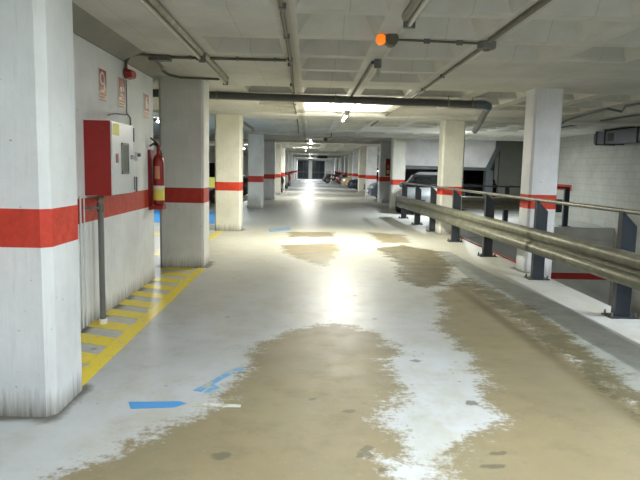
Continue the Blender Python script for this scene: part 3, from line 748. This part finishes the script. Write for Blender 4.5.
# ------------------------------------------------------------------ lamps
def batten(x, y0, y1, lit, label, ztop=ZC, power=0, mat='tube_lit', tilt=0.0, body='batten', w=0.05, group=None, col=(1, .97, .86), up=0.38):
    t = thing('ceiling_lamp', label, 'ceiling lamp', (x, (y0+y1)/2, ztop-0.09), group=group)
    m = MB(); m.prism([(x-w, ztop), (x-w*1.1, ztop-0.03), (x-w*0.7, ztop-0.065), (x+w*0.7, ztop-0.065), (x+w*1.1, ztop-0.03), (x+w, ztop)], y0, y1, axis='y'); under(m, t, 'housing', M[body])
    m = MB(); m.tube([(x, y0+0.03, ztop-0.085), (x, y1-0.03, ztop-0.085)], 0.02, 10); under(m, t, 'tube', M[mat] if lit else M['lens'], True)
    m = MB(); m.box(x-w*0.8, x+w*0.8, y0-0.015, y0+0.03, ztop-0.11, ztop-0.0); m.box(x-w*0.8, x+w*0.8, y1-0.03, y1+0.015, ztop-0.11, ztop-0.0); each(m, t, 'end_cap', M['grey_metal'], off=t.location)
    if up > 0.5:
        m = MB(); m.tube([(x, y0+0.03, ztop+0.03), (x, y1-0.03, ztop+0.03)], 0.02, 10); under(m, t, 'tube', M[mat], True)  # second tube on top, added to make the ceiling glow
    if lit and power:
        L = bpy.data.lights.new('tube_light', 'AREA'); L.shape = 'RECTANGLE'; L.size = 0.12; L.size_y = (y1-y0)*0.9; L.energy = power; L.color = col
        o = bpy.data.objects.new('tube_light', L); C.objects.link(o); o.parent = t; o.location = (0, 0, -0.03)
        L2 = L.copy(); L2.energy = power*up  # upward copy of the light, added to brighten the ceiling
        o2 = bpy.data.objects.new('tube_light', L2); C.objects.link(o2); o2.parent = t; o2.rotation_euler = (PI, 0, 0); o2.location = (0, 0, 0.155 if up > 0.5 else 0.0)
        L2.size = 0.14
    return t
COOL = (0.90, 0.96, 1.0); WARM = (1.0, 0.975, 0.87)
batten(0.80, 3.75, 5.15, False, 'unlit grey strip lamp on the ceiling at the top edge of the view', w=0.06)
batten(-1.26, 3.9, 6.95, False, 'long bright steel lighting channel on the ceiling near the left wall, nearer piece', body='chan', w=0.045)
batten(-1.25, 7.05, 8.95, False, 'steel lighting channel on the ceiling near the left wall, farther piece', body='chan', w=0.045)
T0 = batten(0.70, 11.8, 13.4, True, 'brightly lit tube lamp hung under the ceiling past the drain pipe', ztop=ZC-0.15, power=108, col=WARM, up=4.0)
m = MB()
for yy in (11.95, 13.25): m.tube([(0.70, yy, ZC-0.16), (0.70, yy, ZC+0.0)], 0.008, 6)
each(m, T0, 'hanger', M['galv_dull'], off=T0.location)
# behind the camera, out of view: the rest of the same row, plus one added fill lamp
batten(0.80, -2.6, -1.1, True, 'lit tube lamp of the lane row behind the viewer', power=60, col=COOL)
batten(0.80, 1.75, 3.25, True, 'lit tube lamp of the lane row above the viewer', power=38, col=COOL)
batten(2.60, 0.9, 2.4, True, 'added fill tube lamp over the pavement edge beside the viewer', power=64, col=COOL)
for i, (x, y, pw, lab) in enumerate([(-0.2, 21.0, 85, 'lit tube lamp over the lane between the third and fourth left pillars'), (0.0, 30.5, 66, 'lit tube lamp over the lane far ahead, nearest of the far row'), (-0.3, 38.0, 66, 'lit tube lamp over the lane, second of the far row'), (-0.05, 46.8, 66, 'lit tube lamp over the lane, third of the far row'), (0.0, 56.0, 66, 'lit tube lamp over the lane, fourth of the far row'), (0.0, 66.0, 80, 'lit tube lamp over the lane, fifth of the far row'), (0.0, 78.5, 190, 'lit tube lamp over the lane closest to the far end wall')]):
    if i == 0: continue
    batten(x, y, y+1.5, True, lab, power=pw, mat='tube_far', ztop=ZC-0.10, col=COOL if i > 2 else WARM, up=0.9 if i < 4 else 0.38)
batten(-4.3, 16.9, 18.4, True, 'lit tube lamp in the left bays glimpsed past the extinguisher', power=60, col=COOL)
batten(-3.95, 35.0, 36.5, True, 'lit tube lamp in the far left bays, seen between the third and fourth left pillars', power=60, col=COOL, ztop=ZC-0.15)
batten(5.2, 5.0, 6.5, True, 'lit tube lamp over the ramp void outside the view', power=85, col=COOL)
batten(5.9, 31.5, 33.0, True, 'lit tube lamp over the right bays beyond the bulkhead', power=40, col=COOL)
batten(4.75, 19.3, 20.8, True, 'lit tube lamp over the right bay in front of the white bulkhead', power=150, col=COOL)
batten(5.9, 44.5, 46.0, True, 'lit tube lamp over the far right bays', power=60, col=COOL)
batten(3.48, 7.6, 9.1, True, 'added fill tube lamp under the deck edge, brightening the level below', ztop=-0.35, power=70, col=COOL)  # extra lamp added to brighten the wall below the deck
batten(-1.95, 17.2, 20.4, False, 'unlit strip lamp on the ceiling between the third and fourth left pillars')
# orange emergency lamp
ol = thing('ceiling_emergency_lamp', 'small round emergency lamp glowing orange on the ceiling above the lane', 'lamp', (0.67, 5.95, ZC-0.12))
m = MB(); m.lathe([(0.05,0),(0.075,0.01),(0.08,0.03),(0.08,0.075)], (0.72, 5.97, ZC-0.078), 18); under(m, ol, 'base', M['grey_metal'], True)
m = MB(); m.lathe([(0.02,-0.065),(0.042,-0.055),(0.050,-0.03),(0.050,0.01)], (0.655, 5.93, ZC-0.045), 16, 'y'); under(m, ol, 'lens', M['orange_lit'], True)
m = MB(); m.lathe([(0.058,-0.07),(0.064,-0.06),(0.064,0.05)], (0.755, 5.93, ZC-0.045), 16, 'y'); under(m, ol, 'guard_ring', M['galv_dull'], True)
# bare bulb, and a glowing globe in place of a reflection
def bulb(x, y, z, label, r=0.07):
    b = thing('bulb_lamp', label, 'lamp', (x, y, z))
    m = MB(); m.lathe([(r*math.sin(a), -r*math.cos(a)) for a in [PI*k/8 for k in range(9)]][1:-1], (x, y, z), 14); under(m, b, 'bulb', M['bulb_lit'], True)
    m = MB(); m.tube([(x, y, z+r*0.8), (x, y, ZC+0.0)], r*0.3, 8); under(m, b, 'stem', M['grey_metal'])
    return b
bulb(0.0, 27.0, ZC-0.10, 'bare lit bulb under the ceiling far down the middle of the lane', 0.055)
b = thing('reflection_globe', 'small glowing globe standing in for a reflection in the dark bay under the white bulkhead', 'lamp', (7.75, 28.9, 1.45))
m = MB(); m.lathe([(0.0855*math.sin(a), -0.0855*math.cos(a)) for a in [PI*k/8 for k in range(9)]][1:-1], (7.75, 28.78, 1.44), 14); under(m, b, 'globe', M['bulb_lit'], True)  # added glowing globe imitates a lamp's reflection in a car window
m = MB(); m.box(7.70, 7.80, 28.85, 28.998, 1.39, 1.49); under(m, b, 'mount', M['grey_metal'])
# flood lamp on the ceiling far left of the middle
sl = thing('spot_lamp', 'small aimed spot lamp on the ceiling over the lane beyond the lit tube', 'lamp', (0.62, 22.0, ZC-0.2))
m = MB(); m.tube([(0.75, 22.0, ZC), (0.75, 22.0, ZC-0.14), (0.6, 21.9, ZC-0.2)], 0.02, 8); under(m, sl, 'arm', M['grey_metal'])
m = MB(); m.lathe([(0.04,0),(0.07,0.05),(0.085,0.16)][::-1], (0.55, 21.8, ZC-0.24), 14, 'y'); under(m, sl, 'head', M['galv_dull'], True)
# exit sign on a far beam
ex = thing('exit_sign', 'dark green sign hung under the ceiling at the far end', 'sign', (1.0, 62.3, 2.4))
m = MB(); m.box(0.75, 1.75, 62.4, 62.46, 2.58, 2.80); under(m, ex, 'panel', M['green_dark'])
m = MB(); m.box(0.73, 1.77, 62.44, 62.5, 2.56, 2.82); under(m, ex, 'frame', M['post'])

# low yellow barrier board in the left bays
yb = thing('barrier_board', 'low yellow barrier board in the left bays between the second and third pillars', 'barrier', (-3.4, 20, 0))
m = MB(); m.box(-4.6, -2.6, 20.9, 20.94, 0.80, 1.16); under(m, yb, 'board', M['sticker_yellow'])
for x in (-4.4, -2.9): m = MB(); m.box(x, x+0.06, 20.94, 21.0, 0, 1.1); under(m, yb, 'leg', M['post'])

# ------------------------------------------------------------------ vehicles
def car_profile(kind):
    if kind == 'hatch':
        st = [(2.02,.55,.30,.62),(1.95,.72,.22,.74),(1.75,.80,.20,.84),(1.3,.85,.20,.93),(0.95,.865,.20,.97),(0.4,.87,.20,.98),(-0.4,.87,.20,.99),(-1.2,.86,.20,1.02),(-1.7,.83,.22,1.03),(-1.93,.78,.26,.98),(-2.0,.66,.36,.8)]
        gh = [(1.12,.72,.95,.99),(0.45,.66,.97,1.40),(0.05,.63,.98,1.475),(-0.8,.62,.99,1.48),(-1.45,.60,1.01,1.40),(-1.88,.64,1.0,1.05)]
    elif kind == 'suv':
        st = [(2.2,.62,.35,.78),(2.12,.78,.28,.95),(1.9,.86,.26,1.04),(1.4,.90,.26,1.10),(1.0,.91,.26,1.12),(0.3,.91,.26,1.13),(-0.6,.91,.26,1.14),(-1.5,.90,.26,1.15),(-2.0,.87,.28,1.15),(-2.18,.80,.34,1.1),(-2.22,.72,.42,.95)]
        gh = [(1.15,.78,1.1,1.14),(0.55,.73,1.12,1.60),(0.15,.70,1.13,1.68),(-1.0,.69,1.14,1.68),(-1.8,.67,1.14,1.62),(-2.12,.70,1.12,1.16)]
    else:
        st = [(2.25,.60,.32,.60),(2.15,.76,.24,.70),(1.9,.84,.20,.80),(1.3,.88,.20,.90),(0.9,.89,.20,.93),(0.3,.89,.20,.94),(-0.5,.89,.20,.95),(-1.3,.88,.20,.97),(-1.9,.85,.22,.97),(-2.2,.78,.28,.93),(-2.28,.68,.38,.78)]
        gh = [(1.05,.74,.92,.95),(0.3,.66,.94,1.36),(-0.1,.64,.95,1.42),(-0.8,.63,.96,1.41),(-1.3,.64,.97,1.28),(-1.75,.70,.96,1.0)]
    return st, gh
def make_car(kind, paint, name='car'):
    root = bpy.data.objects.new(name, None); C.objects.link(root)
    st, gh = car_profile(kind)
    m = MB(); rings = []
    for x, w, zb, zt in st:
        h = zt-zb
        rings.append([(x, sgn*w*a, zb+h*b) for sgn, a, b in ((1,.80,0),(1,.97,.10),(1,1,.40),(1,.985,.62),(1,.90,.90),(1,.72,1.0),(-1,.72,1.0),(-1,.90,.90),(-1,.985,.62),(-1,1,.40),(-1,.97,.10),(-1,.80,0))])
    m.loft(rings[::-1]); m.build('body', paint, root, smooth=True)
    m = MB(); rings = []
    for x, w, zb, zt in gh:
        rings.append([(x, sgn*(w*(a) + (0.14 if b < .1 else 0)), zb+(zt-zb)*b-0.02*(b < .1)) for sgn, a, b in ((1,1,0),(1,1.04,.5),(1,.97,.92),(1,.82,1.0),(-1,.82,1.0),(-1,.97,.92),(-1,1.04,.5),(-1,1,0))])
    m.loft(rings[::-1]); m.build('windows', M['car_glass'], root, smooth=True)
    m = MB(); rr = [g for g in gh[1:-1]]
    m.loft([[(x, w*.90, zt-0.025), (x, w*.86, zt+0.012), (x, 0, zt+0.022), (x, -w*.86, zt+0.012), (x, -w*.90, zt-0.025)] for x, w, zb, zt in rr][::-1]); m.build('roof', paint, root, smooth=True)
    m = MB()
    for s in (1, -1):
        m.tube([(gh[0][0]-0.02, s*(gh[0][1]+.03), gh[0][2]+.02), (gh[1][0], s*gh[1][1]*1.0, gh[1][3]-0.03)], 0.028, 6)
        m.tube([(gh[3][0]+0.55, s*(gh[3][1]+.11), gh[3][2]), (gh[3][0]+0.5, s*(gh[3][1]), gh[3][3]-0.03)], 0.03, 6)
        m.tube([(gh[-1][0]+0.02, s*(gh[-1][1]+.06), gh[-1][2]), (gh[-2][0], s*gh[-2][1]*.98, gh[-2][3]-0.03)], 0.05, 6)
    each(m, root, 'roof_pillar', paint, True)
    wr = 0.31 if kind != 'suv' else 0.36
    ax = (st[3][0]+0.02, st[-4][0]+0.02)
    for xx in ax:
        for s in (1, -1):
            y = s*(st[4][1]-0.09)
            k = MB(); k.lathe([(wr*0.62,-0.10),(wr*0.96,-0.10),(wr,-0.05),(wr,0.05),(wr*0.96,0.10),(wr*0.62,0.10)], (xx, y, wr), 24, 'y'); wo = k.build('wheel', M['tyre'], root, smooth=True)
            k = MB(); k.lathe([(0.03,-0.105),(wr*0.6,-0.09),(wr*0.62,0.09),(0.03,0.105)], (xx, y, wr), 5*3, 'y'); k.build('hub', M['hub'], wo, smooth=False)
    m = MB()
    for s in (1, -1):
        m.box(st[1][0]-0.12, st[1][0]+0.035, s*0.42 if s > 0 else -0.66, 0.66 if s > 0 else -0.42, st[1][3]-0.22, st[1][3]-0.10, 0)
    each(m, root, 'headlamp', M['head'])
    m = MB(); m.box(st[0][0]-0.05, st[0][0]+0.02, -0.36, 0.36, st[0][2]+0.05, st[0][3]-0.08); m.build('grille', M['black'], root)
    m = MB(); m.box(st[0][0]+0.02, st[0][0]+0.03, -0.26, 0.26, st[0][2]+0.10, st[0][2]+0.20); m.build('number_plate', M['plate'], root)
    m = MB()
    for s in (1, -1): m.box(st[-2][0]-0.05, st[-2][0]+0.1, s*0.5 if s > 0 else -0.72, 0.72 if s > 0 else -0.5, st[-2][3]-0.28, st[-2][3]-0.1)
    each(m, root, 'tail_lamp', M['tail'])
    for s in (1, -1):
        m = MB(); m.lathe([(0.03,-0.10),(0.085,-0.06),(0.09,0.05),(0.04,0.10)], (gh[0][0]-0.3, s*(st[4][1]+0.07), gh[0][2]+0.06), 10, 'y'); m.build('mirror', paint, root, smooth=True)
    return root
paints = dict(silver=car_paint('silver car paint', (132, 136, 138)), bluegrey=car_paint('blue grey car paint', (120, 138, 158)), navy=car_paint('navy car paint', (24, 36, 62)), black=car_paint('black car paint', (16, 17, 19)), beige=car_paint('beige car paint', (186, 164, 122)), white=car_paint('white car paint', (220, 222, 222), 0.0), red=car_paint('dark red car paint', (120, 26, 26)), grey=car_paint('grey car paint', (92, 96, 100)))
def place_car(kind, col, x, y, rz, label, group=None):
    c = make_car(kind, paints[col]); c.location = (x, y, 0); c.rotation_euler = (0, 0, rz); tag(c, label, 'car', group); return c
place_car('hatch', 'silver', 4.62, 22.55, PI+R(62), 'silver hatchback parked beyond the ramp void, nose to the lane, behind the handrail')
place_car('suv', 'black', 5.95, 26.9, PI, 'black SUV parked in the dark bay under the white bulkhead')
place_car('hatch', 'bluegrey', 5.05, 31.0, PI, 'blue grey car nosing out between the fourth and fifth right pillars')
place_car('sedan', 'navy', 4.9, 42.5, PI, 'navy blue car nosing out between the sixth and seventh right pillars')
place_car('sedan', 'black', 5.6, 37.0, PI, 'black car parked deeper between the fifth and sixth right pillars')
place_car('hatch', 'beige', 4.6, 48.4, PI, 'beige car nosing into the lane past the navy one')
place_car('suv', 'grey', 4.9, 54.0, PI, 'grey car in the far right row, between the beige and the dark red one')
place_car('hatch', 'red', 4.6, 59.6, PI, 'dark red car in the far right row')
place_car('sedan', 'white', 4.7, 65.2, PI, 'white car in the far right row, beyond the dark red one')
place_car('hatch', 'black', 4.5, 70.8, PI, 'black car last in the far right row, near the end wall')
place_car('suv', 'black', -5.0, 31.5, 0, 'dark car in the left bays glimpsed behind the third left pillar')
place_car('sedan', 'grey', -5.2, 25.8, 0, 'grey car in the left bays behind the fourth left pillar')
place_car('hatch', 'navy', -5.5, 12.2, 0, 'navy car in the left bays hidden behind the second left pillar')

def make_moto(paint, seatcol):
    root = bpy.data.objects.new('motorcycle', None); C.objects.link(root)
    for x in (0.66, -0.62):
        k = MB(); n = 22
        for_ = []
        rings = []
        for a in range(n+1):
            an = 2*PI*a/n; c0 = Vector((x+0.25*math.cos(an), 0, 0.30+0.25*math.sin(an)))
            rr = []
            for b in range(8):
                bn = 2*PI*b/8; rr.append((c0.x+0.05*math.cos(bn)*math.cos(an), 0.05*math.sin(bn), c0.z+0.05*math.cos(bn)*math.sin(an)))
            rings.append(rr)
        k.loft(rings, cap=False); wo = k.build('wheel', M['tyre'], root, smooth=True)
        k = MB(); k.lathe([(0.04,-0.04),(0.20,-0.012),(0.20,0.012),(0.04,0.04)], (x, 0, 0.30), 12, 'y'); k.build('hub', M['hub'], wo)
    k = MB(); k.tube([(-0.75,0,0.62),(-0.4,0,0.60),(0,0,0.48),(0.2,0,0.36)], [0.08,0.15,0.16,0.12], 10); k.build('body', paint, root, smooth=True)
    k = MB(); k.tube([(0.62,0,0.42),(0.50,0,0.75),(0.42,0,0.98)], [0.07,0.17,0.10], 10); k.build('fairing', paint, root, smooth=True)
    k = MB(); k.tube([(-0.72,0,0.76),(-0.4,0,0.78),(-0.05,0,0.74)], [0.08,0.12,0.10], 10); k.build('seat', M['black'], root, smooth=True)
    k = MB(); k.tube([(0.36,-0.34,1.02),(0.42,-0.1,1.02),(0.42,0.1,1.02),(0.36,0.34,1.02)], 0.018, 8); k.build('handlebar', M['black'], root, smooth=True)
    k = MB(); k.tube([(0.66,0.07,0.30),(0.46,0.06,0.9)], 0.022, 8); k.tube([(0.66,-0.07,0.30),(0.46,-0.06,0.9)], 0.022, 8); each(k, root, 'fork_leg', M['chrome'])
    k = MB(); k.lathe([(0.03,0),(0.075,0.02),(0.08,0.06)][::-1], (0.60, 0, 0.84), 12, 'x'); k.build('headlamp', M['head'], root, smooth=True)
    k = MB()
    for s in (1, -1):
        k.box(0.41, 0.43, s*0.30-0.06, s*0.30+0.06, 1.17, 1.26)
    each(k, root, 'mirror', M['black'])
    k = MB()
    for s in (1, -1): k.tube([(0.40, s*0.22, 1.02), (0.42, s*0.30, 1.20)], 0.008, 6)
    each(k, root, 'mirror_stalk', M['black'])
    k = MB(); k.box(-0.9, -0.62, -0.18, 0.18, 0.82, 1.08, 0.05); k.build('top_box', seatcol, root)
    return root
def place_moto(x, y, rz, pc, label):
    o = make_moto(paints[pc], M['black']); o.location = (x, y, 0.0); o.rotation_euler = (0, 0, rz); tag(o, label, 'motorcycle', 'motorcycles parked by the far pillars'); return o
place_moto(-1.80, 36.6, R(82), 'black', 'black scooter parked left of the lane past the sixth left pillar')
place_moto(-1.85, 43.2, R(75), 'white', 'white scooter parked left of the lane past the seventh left pillar')
place_moto(-1.8, 49.0, R(80), 'red', 'red scooter parked left of the lane, beyond the white one')
place_moto(2.5, 63.0, R(170), 'red', 'red motorcycle beside the far right pillars')
place_moto(2.45, 67.0, R(165), 'black', 'black motorcycle beside the far right pillars')
place_moto(2.4, 72.5, R(175), 'white', 'white motorcycle farthest off on the right')

# ------------------------------------------------------------------ world, camera
w = bpy.data.worlds.new('World'); bpy.context.scene.world = w; w.use_nodes = True
w.node_tree.nodes['Background'].inputs[0].default_value = (0.8, 0.85, 0.9, 1); w.node_tree.nodes['Background'].inputs[1].default_value = 0.02

cd = bpy.data.cameras.new('Camera'); cam = bpy.data.objects.new('Camera', cd); C.objects.link(cam)
cd.sensor_width = 36.0; cd.lens = 36.0*600/640; cd.clip_start = 0.05; cd.clip_end = 300
fw = Vector((0.0190267, 0.99274092, -0.11875791)); rt = Vector((0.9996245, -0.01654568, 0.02184255)); up = Vector((-0.01971906, 0.11912891, 0.99268296))
cam.matrix_world = Matrix(((rt.x, up.x, -fw.x, 0), (rt.y, up.y, -fw.y, 0), (rt.z, up.z, -fw.z, 1.55), (0, 0, 0, 1)))
S = bpy.context.scene; S.camera = cam
S.view_settings.view_transform = 'Standard'; S.view_settings.look = 'None'; S.view_settings.gamma = 1; S.view_settings.use_curve_mapping = False
S.view_settings.exposure = 1.17
S.cycles.use_denoising = True
S.cycles.max_bounces = 10; S.cycles.diffuse_bounces = 6; S.cycles.glossy_bounces = 4
S.cycles.sample_clamp_indirect = 4.0
